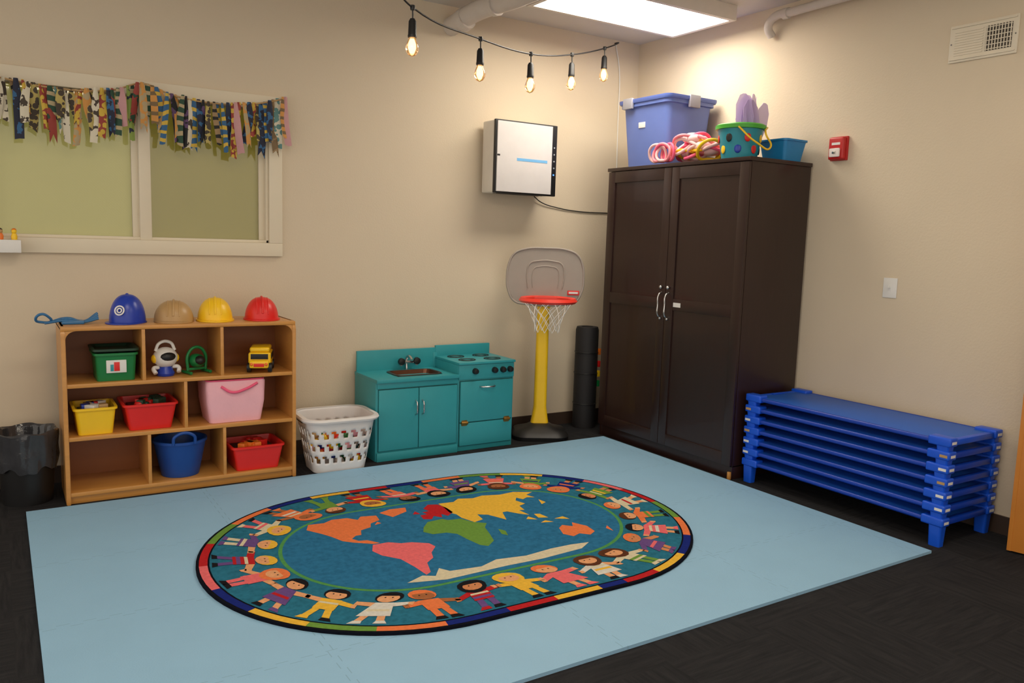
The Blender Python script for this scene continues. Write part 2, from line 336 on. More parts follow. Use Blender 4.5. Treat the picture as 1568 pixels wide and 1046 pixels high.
# goggles / straps
g=G('swim_goggles_and_straps',(.335,5.0,SH))
gogm=mat('goggle_blue',(50,110,160),.3)
for i in range(4):
    g.tube('strap_%d'%i,[(-.13+.02*i,-.06+.03*i,.012),(-.02,-.03+.03*math.sin(i),.022+.01*(i%2)),(.06,.01*i-.03,.012),(.13,.02*i-.04,.03+.008*i)],.007,gogm)
g.tube('lens_frame',[(-.17,-.05,.03),(-.145,-.07,.062),(-.11,-.06,.045),(-.1,-.04,.02),(-.14,-.03,.015)],.007,gogm,True)
g.box('lens_block',(-.05,-.05,0),(.06,.03,.02),gogm,.008)
# bins
def binobj(name,x,y,z,w0,d0,w1,d1,h,m,fill=None,label=False,r=.02):
    g=G(name,(x,y,z)); g.bin('tub',0,0,0,w0,d0,w1,d1,h,r,m)
    if fill:
        for i in range(14):
            c=random.choice(fill); rr=random.uniform(.018,.03)
            px=random.uniform(-w0/2+.04,w0/2-.04); py=random.uniform(-d0/2+.04,d0/2-.04)
            if i%2: g.ball('toy_%d'%i,(px,py,h-.012+random.uniform(-.01,.01)),(rr,rr,rr*.8),c,12)
            else: g.box('toy_%d'%i,(px-rr,py-rr,h-.03),(px+rr,py+rr,h+.01),c,.004,rot=(random.uniform(0,3),'Z'))
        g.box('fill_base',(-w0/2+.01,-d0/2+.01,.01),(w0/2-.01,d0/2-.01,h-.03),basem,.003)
    if label:
        g.box('label',(-.05,-(d0+d1)/4-.008,h*.3),(.05,-(d0+d1)/4-.004,h*.75),white,.001)
        g.box('label_picture',(-.012,-(d0+d1)/4-.010,h*.36),(.016,-(d0+d1)/4-.0075,h*.68),red,.001); g.box('label_picture_2',(-.03,-(d0+d1)/4-.010,h*.36),(-.014,-(d0+d1)/4-.0075,h*.6),teal,.001)
    return g
mix=[yel,orange,white,tan,blu,red]
E=.0015
b2=mat('dark_green_lid',(28,60,44),.5)
g=binobj('green_storage_bin',.535,4.98,SZ[2]+E,.19,.22,.205,.25,.155,grn,label=True)
g.bin('lid_tray',0,0,.158,.19,.22,.215,.25,.02,.02,b2)
binobj('yellow_storage_bin',.425,4.97,SZ[1]+E,.17,.22,.2,.25,.15,yel,mix)
binobj('red_storage_bin',.705,4.99,SZ[1]+E,.22,.24,.27,.28,.15,red,[b2,red])
binobj('red_toy_bin',1.30,4.98,SZ[0]+E,.25,.24,.30,.28,.15,red,[red,orange])
g=G('round_tub_with_handles',(.875,4.98,SZ[0]+E))
bb=mat('tub_blue',(18,70,150),.4)
g.loft('tub',[circ(.105,0),circ(.145,.20),circ(.152,.20),circ(.152,.215),circ(.14,.215),circ(.1,.01)],bb)
for s in (-1,1):
    g.tube('handle_%d'%s,[(-.06,s*.14,.205),(-.05,s*.145,.255),(.05,s*.145,.255),(.06,s*.14,.205)],.009,bb)
# pink soft cube
g=G('pink_fabric_box',(1.175,4.985,SZ[1]+E))
pk=mat('pink_fabric_light',(242,184,197),.8,bump=.2,bscale=60); pk2=mat('pink_trim',(236,90,130),.6)
g.loft('body',[rrect(.30,.24,.03,0),rrect(.335,.27,.03,.12),rrect(.345,.27,.03,.24),rrect(.33,.26,.03,.255),rrect(.29,.22,.02,.25)],pk)
g.tube('strap',[(-.09,-.136,.22),(-.03,-.15,.185),(.05,-.15,.2),(.12,-.137,.23)],.008,pk2)
g.tube('rim',[(p[0],p[1],.254) for p in rrect(.33,.26,.03,0,n=3)],.005,pk2,True)
# toys
g=G('toy_robot_head',(.80,4.95,SZ[2]+E),rz=.2)
g.ball('head',(0,0,.105),(.068,.06,.06),white); g.ball('visor',(0,-.022,.112),(.05,.045,.034),black); g.lathe('base',[(.045,0),(.05,.015),(.03,.06)],blu,(0,0,0),20)
for s in (-1,1): g.ball('ear_%d'%s,(s*.062,0,.1),(.016,.025,.025),yel,12); g.tube('arm_%d'%s,[(s*.04,0,.05),(s*.07,-.01,.045),(s*.065,-.03,.02)],.012,white)
g.tube('top_handle',[(-.055,0,.145),(-.03,0,.19),(.03,0,.19),(.055,0,.145)],.009,white)
g=G('toy_green_helicopter',(.975,4.97,SZ[2]+E),rz=.3)
g.ball('body',(0,0,.075),(.045,.06,.04),grn); g.ball('cockpit',(0,-.035,.08),(.032,.035,.028),black)
g.tube('frame',[(-.055,0,.02),(-.05,0,.12),(0,0,.155),(.05,0,.12),(.055,0,.02)],.009,grn); g.tube('skid_l',[(-.06,-.05,.01),(-.06,.05,.01)],.009,grn); g.tube('skid_r',[(.06,-.05,.01),(.06,.05,.01)],.009,grn)
g.box('strut',(-.06,-.008,.02),(.06,.008,.035),grn)
g=G('toy_school_bus',(1.345,4.95,SZ[2]+E),rz=-.35)
g.box('body',(-.065,-.1,.03),(.065,.1,.12),yel,.015,3); g.box('hood',(-.055,-.14,.03),(.055,-.095,.075),yel,.012,3); g.box('roof',(-.058,-.09,.12),(.058,.09,.15),yel,.014,3)
g.box('windshield',(-.05,-.104,.08),(.05,-.099,.112),black,.002); g.box('grille',(-.03,-.143,.04),(.03,-.138,.06),red,.002)
for s in (-1,1):
    g.box('windows_%d'%s,(s*.066-.002,-.08,.08),(s*.066+.002,.08,.11),black,.001); g.ball('headlight_%d'%s,(s*.042,-.14,.055),.01,orange,10)
    for y in (-.09,.06): g.lathe('wheel',[(.028,-.012),(.03,0),(.028,.012)],black,(s*.06,y,.03),20,Matrix.Rotation(math.pi/2,4,'Y'))
# ---------------------------------------------------------------- trash can
g=G('trash_can',(.098,5.03,0))
bag=mat('trash_bag_plastic',(58,59,63),.16,var=.25,scale=14,bump=.6,bscale=16)
g.loft('can',[circ(.12,0),circ(.146,.38),circ(.141,.38),circ(.115,.01)],black)
bm=bmesh.new(); Lp=[]
prof=[(.145,.19),(.152,.24),(.150,.3),(.154,.36),(.156,.39),(.148,.398),(.136,.385),(.12,.25),(.08,.1)]
n=72
for k,(r,z) in enumerate(prof):
    lp=[]
    for q in range(n):
        th=2*math.pi*q/n
        w=.0035*math.sin(7*th+k*.9)+.0025*math.sin(13*th+k*.5)+.002*math.sin(23*th-k*.7)
        dz=.014*math.sin(5*th)+.008*math.sin(11*th) if k==0 else (.004*math.sin(6*th+k))
        lp.append(bm.verts.new(((r+w)*math.cos(th),(r+w)*math.sin(th),z+dz)))
    Lp.append(lp)
for a,b in zip(Lp,Lp[1:]):
    for q in range(n): bm.faces.new((a[q],a[(q+1)%n],b[(q+1)%n],b[q]))
finish(bm,'bag',bag,True,g.e)
# ---------------------------------------------------------------- laundry basket
g=G('laundry_basket',(1.815,4.93,0),rz=-.03)
wb=mat('basket_white',(224,222,222),.4)
bm=bmesh.new(); rows=22; NP=88; H=.355
def rrN(w,d,r,z,N):
    base=rrect(w,d,r,z,n=8); base.append(base[0]); Ls=[0]
    for a,b in zip(base,base[1:]): Ls.append(Ls[-1]+math.dist(a,b))
    out=[];k=0
    for i in range(N):
        s=Ls[-1]*i/N
        while Ls[k+1]<s: k+=1
        f=(s-Ls[k])/max(1e-9,Ls[k+1]-Ls[k]); out.append([base[k][j]+(base[k+1][j]-base[k][j])*f for j in range(3)])
    return out
V=[]
for j in range(rows+1):
    f=j/rows; V.append([bm.verts.new(p) for p in rrN(.34+.11*f,.27+.11*f,.07+.02*f,H*f+.002,NP)])
for j in range(rows):
    for i in range(NP):
        hole=False
        for (a,b,off) in ((4,7,0),(9,12,2),(14,17,0)):
            if a<=j<b and ((i+off+(j-a)//2)%4 in (0,1)): hole=True
        if not hole: bm.faces.new((V[j][i],V[j][(i+1)%NP],V[j+1][(i+1)%NP],V[j+1][i]))
bm.faces.new(V[0])
o=finish(bm,'basket_wall',wb,True,g.e); md=o.modifiers.new('s','SOLIDIFY'); md.thickness=.004
g.loft('rim',[rrect(.45,.38,.09,H-.012),rrect(.49,.42,.11,H-.02),rrect(.50,.43,.11,H-.008),rrect(.49,.42,.11,H+.004),rrect(.44,.37,.09,H+.004)],wb,False,False)
for s in (-1,1): g.box('handle_slot_%d'%s,(s*.232-.006,-.06,H-.035),(s*.232+.006,.06,H-.02),black,.003)
for i in range(60):
    z=random.uniform(.03,.25)
    g.ball('toy_food_%d'%i,(random.uniform(-.14,.14),random.uniform(-.105,.105),z),random.uniform(.022,.035),random.choice([red,yel,grn,orange,pink,blu,tan,white]),10)
# ---------------------------------------------------------------- play kitchen
KY0,KY1=4.90,5.28
g=G('play_kitchen',(0,0,0))
x0,x1,x2=2.09,2.70,3.16
g.box('sink_cabinet',(x0,KY0+.01,.05),(x1,KY1,.535),teal,.003); g.box('sink_kick',(x0+.01,KY0+.03,0),(x1,KY1,.05),teal,.002)
g.box('side_panel',(x0-.006,KY0+.012,0),(x0+.01,KY1,.535),teal,.002)
g.box('base_strip',(x0,KY0-.006,0),(x1,KY0+.03,.058),teal,.003)
bx0,bx1,by0,by1=2.27,2.61,4.965,5.18
for nm,lo,hi in (('a',(x0-.008,KY0-.012,.535),(bx0,KY1,.557)),('b',(bx1,KY0-.012,.535),(x1,KY1,.557)),('c',(bx0,KY0-.012,.535),(bx1,by0,.557)),('d',(bx0,by1,.535),(bx1,KY1,.557))): g.box('counter_'+nm,lo,hi,teal,0)
g.box('counter_front_edge',(x0-.008,KY0-.014,.533),(x1,KY0-.008,.558),teal,.002)
bronze=mat('bronze_basin',(98,60,42),.3,.6)
g.bin('sink_basin',(bx0+bx1)/2,(by0+by1)/2,.497,.28,.16,.325,.20,.066,.04,bronze,.004,.014,.004)
g.box('backsplash_sink',(x0,KY1-.02,.535),(x1,KY1,.70),teal,.003); g.box('backsplash_step',(x1-.02,KY1-.022,.535),(x1+.01,KY1,.665),teal,.003)
g.tube('faucet',[(2.46,5.24,.557),(2.46,5.24,.64),(2.46,5.20,.655),(2.46,5.15,.635)],.009,chrome)
for s in (-1,1):
    g.lathe('tap_stem',[(.012,0),(.012,.035)],chrome,(2.46+s*.06,5.235,.60),16,Matrix.Rotation(math.pi/2,4,'X')); g.lathe('tap_knob',[(.02,0),(.026,.01),(.024,.03),(.012,.034)],black,(2.46+s*.06,5.215,.62),20,Matrix.Rotation(math.pi/2,4,'X'))
g.box('faucet_bar',(2.39,5.225,.60),(2.53,5.245,.62),chrome,.004)
xm=(x0+x1)/2
for nm,a,b in (('l',x0+.012,xm-.003),('r',xm+.003,x1-.012)): g.box('sink_door_'+nm,(a,KY0-.004,.07),(b,KY0+.012,.485),teal,.004)
g.box('door_gap',(x0+.01,KY0+.006,.065),(x1-.008,KY0+.0125,.49),teald,0)
g.box('rail_gap',(x0+.002,KY0+.004,.492),(x1,KY0+.011,.53),teal,.002)
for s in (-1,1):
    xx=xm+s*.025; g.tube('handle_%d'%s,[(xx,KY0-.003,.40),(xx,KY0-.028,.385),(xx,KY0-.032,.35),(xx,KY0-.028,.315),(xx,KY0-.003,.30)],.0055,chrome)
g.box('stove_body',(x1,KY0+.01,.0),(x2,KY1,.62),teal,.003); g.box('stove_top',(x1-.002,KY0-.008,.62),(x2+.006,KY1,.638),teal,.004)
g.box('stove_splash',(x1,KY1-.02,.635),(x2,KY1,.715),teal,.003)
g.box('control_panel',(x1+.002,KY0,.515),(x2-.002,KY0+.012,.618),teal,.002)
for i,xx in enumerate((2.83,2.99,3.06,3.12)):
    g.lathe('knob_%d'%i,[(.022,0),(.022,.012),(.018,.028),(.008,.03)],black,(xx,KY0,.572),20,Matrix.Rotation(math.pi/2,4,'X'))
for i,(xx,yy) in enumerate(((2.82,5.0),(3.03,5.0),(2.82,5.17),(3.03,5.17))):
    for k,r in enumerate((.062,.04)): g.tube('burner_%d_%d'%(i,k),[(xx+r*math.cos(a),yy+r*math.sin(a)*.8,.640) for a in [2*math.pi*q/16 for q in range(16)]],.0035,teald if k else black,True)
g.box('oven_gap',(x1+.012,KY0+.004,.035),(x2-.012,KY0+.0115,.505),teald,0)
g.box('oven_door',(x1+.016,KY0-.006,.21),(x2-.016,KY0+.01,.50),teal,.005); g.box('drawer',(x1+.016,KY0-.006,.04),(x2-.016,KY0+.01,.203),teal,.005)
g.tube('oven_handle',[(2.87,KY0-.005,.46),(2.88,KY0-.03,.46),(2.98,KY0-.03,.46),(2.99,KY0-.005,.46)],.006,chrome)
brass=mat('brass',(150,110,50),.35,.8)
for xx in (2.75,3.10): g.lathe('hinge',[(.012,-.025),(.012,.025)],brass,(xx,KY0-.008,.205),12,Matrix.Rotation(math.pi/2,4,'Y')); g.box('hinge_plate',(xx-.022,KY0-.009,.185),(xx+.022,KY0-.004,.225),brass,.002)
# ---------------------------------------------------------------- basketball hoop
g=G('toy_basketball_hoop',(3.50,5.04,0),rz=math.radians(-28))
g.loft('base',[rrect(.42,.34,.1,0,0,-.01),rrect(.43,.35,.1,.03,0,-.01),rrect(.39,.31,.09,.06),rrect(.22,.18,.06,.085),rrect(.16,.13,.05,.105)],black)
g.loft('pole',[rrect(.145,.09,.03,.08,0,.03),rrect(.125,.085,.03,.14,0,.03),rrect(.10,.075,.03,.23,0,.03),rrect(.095,.07,.03,.7,0,.03),rrect(.09,.065,.03,1.10,0,.03)],yel)
bbm=mat('backboard_grey',(160,150,141),.5)
def bbo(s,dz=0): 
    P=[(-.15,1.02),(-.235,1.04),(-.285,1.12),(-.298,1.23),(-.285,1.33),(-.245,1.405),(-.17,1.44),(0,1.452)]
    P=P+[(-x,z) for x,z in P[-2::-1]]
    return [(x*s,(z-1.235)*s+1.235+dz) for x,z in P]
g.prism('backboard',bbo(1),-.03,.0,bbm,.01)
g.tube('backboard_rim',[(x,-.03,z) for x,z in bbo(.975)],.008,bbm,True)
sq=[(-.13,1.15),(-.14,1.26),(-.12,1.33),(-.06,1.35),(.06,1.35),(.12,1.33),(.14,1.26),(.13,1.15)]
g.tube('target_outline',[(x,-.03,z) for x,z in sq],.006,bbm); g.tube('target_outline_inner',[(x*.72,-.03,1.15+(z-1.15)*.8) for x,z in sq],.004,bbm)
g.box('sticker',(.17,-.036,1.10),(.26,-.031,1.135),red,.002); g.box('sticker_text',(.18,-.038,1.11),(.25,-.0355,1.125),white,.001)
rr=mat('rim_red',(235,62,48),.35)
g.loft('rim',[circ(.2,1.055,0,-.24,40),circ(.215,1.07,0,-.24,40),circ(.2,1.092,0,-.24,40),circ(.172,1.082,0,-.24,40),circ(.172,1.06,0,-.24,40),circ(.2,1.055,0,-.24,40)],rr,False,False)
g.box('rim_bracket',(-.12,-.09,1.05),(.12,-.02,1.09),rr,.01); g.box('neck_bracket',(-.05,-.03,1.0),(.05,.06,1.08),yel,.01)
ns=10
for k in range(ns):
    for dd in (-1,1):
        pts=[]
        for j in range(5):
            a=2*math.pi*(k+dd*j*.5)/ns; r=[.178,.14,.115,.095,.09][j]; pts.append((r*math.cos(a),-.24+r*math.sin(a),1.06-.055*j))
        g.tube('net_%d_%d'%(k,dd),pts,.002,white,res=1,smoothc=False)
g=G('rolled_black_mat',(4.02,5.16,0))
dk=mat('dark_foam',(26,24,27),.7)
g.lathe('roll',[(.09,0),(.093,.02),(.093,.80),(.085,.825),(.05,.826),(.045,.80),(.0,.80)],dk,n=28)
for z in (.2,.45,.62): g.tube('strap_%d'%int(z*100),[(.094*math.cos(a),.094*math.sin(a),z) for a in [2*math.pi*q/12 for q in range(12)]],.004,black,True)
for i,(z,m) in enumerate(((.5,red),(.42,yel),(.34,grn),(.6,orange))): g.box('tag_%d'%i,(.07,-.075,z),(.09,-.05,z+.05),m,.003)
# ---------------------------------------------------------------- wardrobe cabinet
g=G('wardrobe_cabinet',(0,0,0))
cx0,cx1,cy0,cy1,ch=3.955,4.54,3.52,4.90,2.06
g.box('carcass',(cx0+.022,cy0+.005,.08),(cx1,cy1-.005,ch-.02),espresso,.002)
g.box('plinth',(cx0+.03,cy0+.03,0),(cx1-.02,cy1-.03,.08),espresso,.002)
g.box('top_board',(cx0-.005,cy0-.005,ch-.025),(cx1,cy1+.005,ch),espresso,.003)
for nm,a,b in (('foot_near',cy0+.005,cy0+.03),('foot_far',cy1-.03,cy1-.005)): g.box(nm,(cx0+.022,a,0.0),(cx1,b,.09),espresso,.002)
g.box('wood_shim',(cx0+.005,cy0+.006,0.0),(cx0+.021,cy0+.028,.05),wood,.002)
ym=(cy0+cy1)/2
for nm,a,b in (('near',cy0+.006,ym-.002),('far',ym+.002,cy1-.006)):
    st=.075; zz=(.09,.17,1.05,1.13,1.95,2.03)
    for k,(lo,hi) in enumerate((((cx0,a,zz[0]),(cx0+.02,a+st,zz[5])),((cx0,b-st,zz[0]),(cx0+.02,b,zz[5])),((cx0,a+st,zz[0]),(cx0+.02,b-st,zz[1])),((cx0,a+st,zz[2]),(cx0+.02,b-st,zz[3])),((cx0,a+st,zz[4]),(cx0+.02,b-st,zz[5])))):
        g.box('door_%s_frame_%d'%(nm,k),lo,hi,espresso,.0025)
    g.box('door_%s_panels'%nm,(cx0+.010,a+st-.005,zz[0]+.02),(cx0+.02,b-st+.005,zz[5]-.02),espresso,0)
for s in (-1,1):
    y=ym+s*.035; g.tube('handle_%d'%s,[(cx0-.002,y,1.17),(cx0-.03,y,1.15),(cx0-.035,y,1.08),(cx0-.03,y,1.01),(cx0-.002,y,.99)],.006,chrome); g.ball('knob_%d'%s,(cx0-.014,y,1.205),.013,chrome,14)
    g.ball('handle_cap_%d'%s,(cx0-.008,y,.985),.010,chrome,12)
g.box('label',(cx0-.002,ym-.155,1.075),(cx0+.001,ym-.085,1.105),white,0)
# tote on cabinet
g=G('storage_tote',(4.27,4.635,ch+.001))
tb=mat('tote_blue',(98,120,190),.35); tl=mat('tote_lid',(86,108,182),.35)
g.loft('tub',[rrect(.36,.44,.04,0),rrect(.43,.50,.04,.44),rrect(.47,.54,.05,.445),rrect(.47,.54,.05,.47)],tb)
g.loft('lid',[rrect(.49,.56,.05,.47),rrect(.50,.57,.05,.482),rrect(.50,.57,.05,.498),rrect(.46,.53,.05,.502),rrect(.45,.52,.05,.492)],tl)
lg_=mat('latch_grey',(150,150,160),.4)
for s in (-1,1): g.box('latch_%d'%s,(-.05,s*.282-.012,.42),(.05,s*.282+.012,.508),lg_,.006)
g.box('latch_front',(-.262,.10,.43),(-.238,.2,.508),lg_,.006)
g.box('label',(-.210,-.0,.29),(-.201,.07,.33),white,.001,rot=(-.05,'Y'))
# pink bundle
g=G('pink_jump_rope_bundle',(4.08,4.12,ch+.004))
rd=random.Random(3); pw=mat('pink_rope',(244,140,152),.6); cw=mat('white_pink_cloth',(236,194,194),.8)
for i in range(20):
    a0=rd.uniform(0,6.28); cx=rd.uniform(-.03,.05); cy=rd.uniform(-.16,.12); r=rd.uniform(.05,.09); z0=rd.uniform(.03,.14); tl_=rd.uniform(-.5,.5)
    g.tube('loop_%d'%i,[(cx+r*.9*math.cos(a),cy+r*math.sin(a),max(.022,z0+r*1.1*math.sin(a+a0)*(.5+tl_*.5))) for a in [2*math.pi*q/8 for q in range(8)]],.011,[pw,cw,pk2][i%3] if i%5 else yel,True)
for i in range(7):
    a0=rd.uniform(0,6.28); cy=.2+rd.uniform(-.05,.13); r=rd.uniform(.05,.08)
    g.tube('strand_%d'%i,[(-.095+.022*math.cos(a+a0),cy+r*math.cos(a),max(.022,.07+r*.9*math.sin(a))) for a in [2*math.pi*q/8 for q in range(8)]],.010,[pw,cw,pk2][i%3],True)
for i in range(12):
    g.ball('cloth_%d'%i,(rd.uniform(-.03,.08),rd.uniform(-.18,.12),rd.uniform(.06,.19)),(.05,rd.uniform(.05,.09),rd.uniform(.03,.045)),pw if i%2 else cw,16)
# beach bucket
g=G('beach_bucket',(4.09,3.74,ch+.001))
tq=mat('bucket_teal',(28,140,160),.4)
g.loft('pail',[circ(.11,0),circ(.145,.2),circ(.14,.2),circ(.105,.01)],tq)
g.loft('rim',[circ(.145,.185),circ(.158,.187),circ(.16,.21),circ(.148,.218),circ(.138,.2)],mat('bucket_green',(70,170,50),.4),False,False)
for i in range(14):
    a=2*math.pi*i/14+.2; z=.06+.07*(i%2); r=.11+.035*z/.2+.0
    m=[red,yel,black,blu,red][i%5]; o=g.ball('print_%d'%i,(0,0,0),(.006,.022,.03),m,12); o.location=(r*math.cos(a),r*math.sin(a),z); o.rotation_euler=(0,0,a)
g.tube('handle',[(.1,-.13,.2),(.02,-.19,.15),(.06,-.2,.07),(-.06,-.19,.09),(-.13,-.1,.19)],.006,yel)
lav=mat('lavender_plastic',(204,180,226),.3,alpha=.62)
for i in range(11):
    a=2*math.pi*i/11
    P=[(0,.10),(-.035,.17),(-.058,.27),(-.050,.37),(-.02,.425),(0,.43),(.02,.425),(.050,.37),(.058,.27),(.035,.17)]
    o=g.prism('petal_%d'%i,[(x*1.0,z*(1 if i%2 else .9)) for x,z in P],-.002,.002,lav,0)
    o.rotation_euler=(.12*math.sin(a),.24*math.cos(a),a*1.3); o.location=(.05*math.cos(a)+.03,.05*math.sin(a)-.04,-.005)
binobj('sky_blue_bin',4.395,3.65,ch+E,.17,.18,.21,.22,.14,mat('bin_sky_blue',(30,130,190),.4),None)
# ---------------------------------------------------------------- air purifier on wall
g=G('wall_mounted_air_purifier',(3.33,0,0))
wv=mat('purifier_panel',(220,216,215),.25,coat=.3)
g.box('wall_bracket',(-.2,YB-.05,1.9),(.2,YB-.001,2.3),white,.004)
g.box('body',(-.27,5.11,1.84),(.27,YB-.045,2.355),mat('purifier_side',(220,214,204),.4),.012,3)
g.box('bezel',(-.272,5.09,1.836),(.272,5.115,2.359),black,.006)
g.box('front_panel',(-.258,5.08,1.848),(.222,5.093,2.348),wv,.003)
g.box('indicator_band',(-.09,5.0785,2.075),(.18,5.081,2.095),mat('band_blue',(120,185,235),.3),0)
g.box('logo',(-.258,5.0785,2.10),(-.235,5.081,2.112),black,0)
for i in range(5): g.box('button_%d'%i,(.242,5.0875,1.99+.05*i),(.252,5.0905,2.0+.05*i),mat('btn_grey',(170,175,185),.3) if i else mat('led_blue',(80,140,255),.3,emit=2),0)
for i in range(2): g.box('grille_%d'%i,(-.2,5.16+.05*i,1.838),(.2,5.18+.05*i,1.8405),black,0)
g=G('power_cord',(0,0,0))
g.tube('cord',[(3.55,5.30,1.84),(3.62,5.305,1.80),(3.78,5.31,1.765),(4.0,5.312,1.745),(4.3,5.312,1.745)],.004,black)
# ---------------------------------------------------------------- cots
g=G('stacked_cots',(0,0,0))
qx0,qx1,qy0,qy1=4.02,4.53,2.16,3.49
nc=7; pitch=.070
for k in range(nc):
    zt=.155+pitch*k
    for i,(x,sx) in enumerate(((qx0,1),(qx1,-1))):
        for j,(y,sy) in enumerate(((qy0,1),(qy1,-1))):
            lo=(min(x,x+sx*.07),min(y,y+sy*.12),zt-.046); hi=(max(x,x+sx*.07),max(y,y+sy*.12),zt)
            g.box('corner_%d_%d%d'%(k,i,j),lo,hi,blue,.010,3)
            c=(x+sx*.035,y+sy*.045); g.loft('leg_%d_%d%d'%(k,i,j),[rrect(.05,.06,.012,0 if k==0 else zt-.085,*c),rrect(.058,.07,.012,zt-.04,*c)],blue)
            if sy>0: g.box('tag_%d_%d%d'%(k,i,j),(c[0]-.02,y-.0015,zt-.032),(c[0]+.02,y+.001,zt-.018),white,0)
            if sx>0 and k in (1,2,3,4,5): g.box('label_%d_%d'%(k,j),(x-.001,y+sy*.03-.02,zt-.032),(x+.001,y+sy*.03+.02,zt-.018),white if k in (1,2,4) else tan,0)
    for x in (qx0+.022,qx1-.022): g.tube('rail_%d'%k,[(x,qy0+.08,zt-.026),(x,qy1-.08,zt-.026)],.013,bluer,smoothc=False)
    for y in (qy0+.03,qy1-.03): g.box('end_bar_%d'%k,(qx0+.06,y-.018,zt-.045),(qx1-.06,y+.018,zt-.012),blue if k==nc-1 else bluer,.01)
    g.box('bed_%d'%k,(qx0+.02,qy0+.04,zt-.022),(qx1-.02,qy1-.04,zt-.016),bluef,.002)
g.box('handle_notch',(qx0+.2,qy1-.06,zt-.016),(qx1-.2,qy1-.035,zt-.008),blue,.005)
# ---------------------------------------------------------------- right-wall fixtures
g=G('wall_vent',(XR,0,0))
vm=mat('vent_white',(224,214,194),.5); dgr=mat('vent_dark',(70,64,56),.7)
y0,y1,z0,z1=2.31,2.675,2.555,2.755
g.box('plate',(-.012,y0,z0),(0,y1,z1),vm,.004)
for z in (z0+.012,z1-.018): g.box('lip',(-.02,y0+.01,z),(-.01,y1-.01,z+.008),vm,.002)
g.box('grille_back',(-.0145,y0+.03,z0+.035),(-.011,y0+.165,z1-.035),dgr,0)
for i in range(9): g.box('slat_v_%d'%i,(-.02,y0+.033+.0155*i,z0+.035),(-.014,y0+.037+.0155*i,z1-.035),vm,0)
for i in range(6): g.box('slat_h_%d'%i,(-.019,y0+.03,z0+.04+.023*i),(-.014,y0+.165,z0+.044+.023*i),vm,0)
for i in range(10): g.box('louver_%d'%i,(-.016,y0+.18,z0+.035+.0135*i),(-.011,y1-.03,z0+.042+.0135*i),vm,.001)
for y in (y0+.012,y1-.012): g.ball('screw',(-.012,y,(z0+z1)/2),.005,chrome,8)
g=G('fire_alarm_strobe',(XR,3.33,2.14))
redd=mat('alarm_red',(190,30,30),.4)
g.box('backplate',(-.02,-.06,-.075),(0,.06,.075),redd,.006); g.box('housing',(-.05,-.055,-.07),(-.015,.055,.07),redd,.012,3)
g.box('strobe_lens',(-.062,-.035,-.055),(-.048,.04,.0),mat('strobe_clear',(235,225,220),.15),.008); g.box('strobe_bulb',(-.066,-.01,-.035),(-.06,.015,-.02),chrome,.002); g.box('text',(-.0515,-.03,.02),(-.0495,.03,.035),white,0)
g=G('light_switch',(XR,2.905,1.285))
g.box('plate',(-.007,-.045,-.06),(0,.045,.06),white,.004); g.box('toggle_base',(-.009,-.009,-.02),(-.006,.009,.02),white,.001); g.box('toggle',(-.022,-.005,-.002),(-.006,.005,.012),white,.002)
# ---------------------------------------------------------------- ceiling fixtures & pipes
lightpan=mat('light_diffuser',(255,252,244),.4,emit=17,emc=(255,244,226),var=0)
lightpan2=mat('light_diffuser_room',(255,248,236),.4,emit=12.5,emc=(255,240,218),var=0)
housing=mat('fixture_housing',(222,212,200),.5)
def fixture(x0,x1,y0,y1,m):
    g=G('ceiling_light_panel',((x0+x1)/2,(y0+y1)/2,ZC)); a,b=(x1-x0)/2,(y1-y0)/2; w=.035
    for nm,lo,hi in (('n',(-a,b-w,-.1),(a,b,0)),('s',(-a,-b,-.1),(a,-b+w,0)),('w',(-a,-b+w,-.1),(-a+w,b-w,0)),('e',(a-w,-b+w,-.1),(a,b-w,0))): g.box('frame_'+nm,lo,hi,housing,.003)
    g.box('diffuser',(-a+w,-b+w,-.092),(a-w,b-w,-.085),m,0); g.box('backing',(-a+w,-b+w,-.04),(a-w,b-w,0),housing,0)
fixture(3.02,4.33,4.06,4.68,lightpan)
fixture(.2,1.4,2.2,2.8,lightpan2); fixture(2.2,3.4,1.2,1.8,lightpan2); fixture(-.2,1.0,-.4,.2,lightpan2)
pipem=mat('pipe_wrap_white',(205,195,185),.7,bump=.3,bscale=40)
g=G('ceiling_duct_pipe',(0,0,0))
g.tube('pipe',[(2.80,5.32,2.99),(2.80,5.2,3.0),(2.83,5.05,3.035),(2.9,4.6,3.05),(2.9,3.9,3.05),(2.9,3.0,3.05)],.065,pipem)
g.tube('joint',[(2.81,5.17,3.0),(2.82,5.12,3.015)],.078,pipem); g.tube('joint_2',[(2.865,4.84,3.045),(2.87,4.80,3.045)],.074,pipem)
g=G('wall_conduit_pipe',(0,0,0))
g.tube('pipe',[(4.53,3.92,2.93),(4.49,3.92,2.98),(4.47,3.87,3.03),(4.47,3.7,3.04),(4.47,2.6,3.04),(4.47,.5,3.04)],.028,pipem)
g.tube('collar',[(4.47,3.78,3.04),(4.47,3.74,3.04)],.036,pipem)
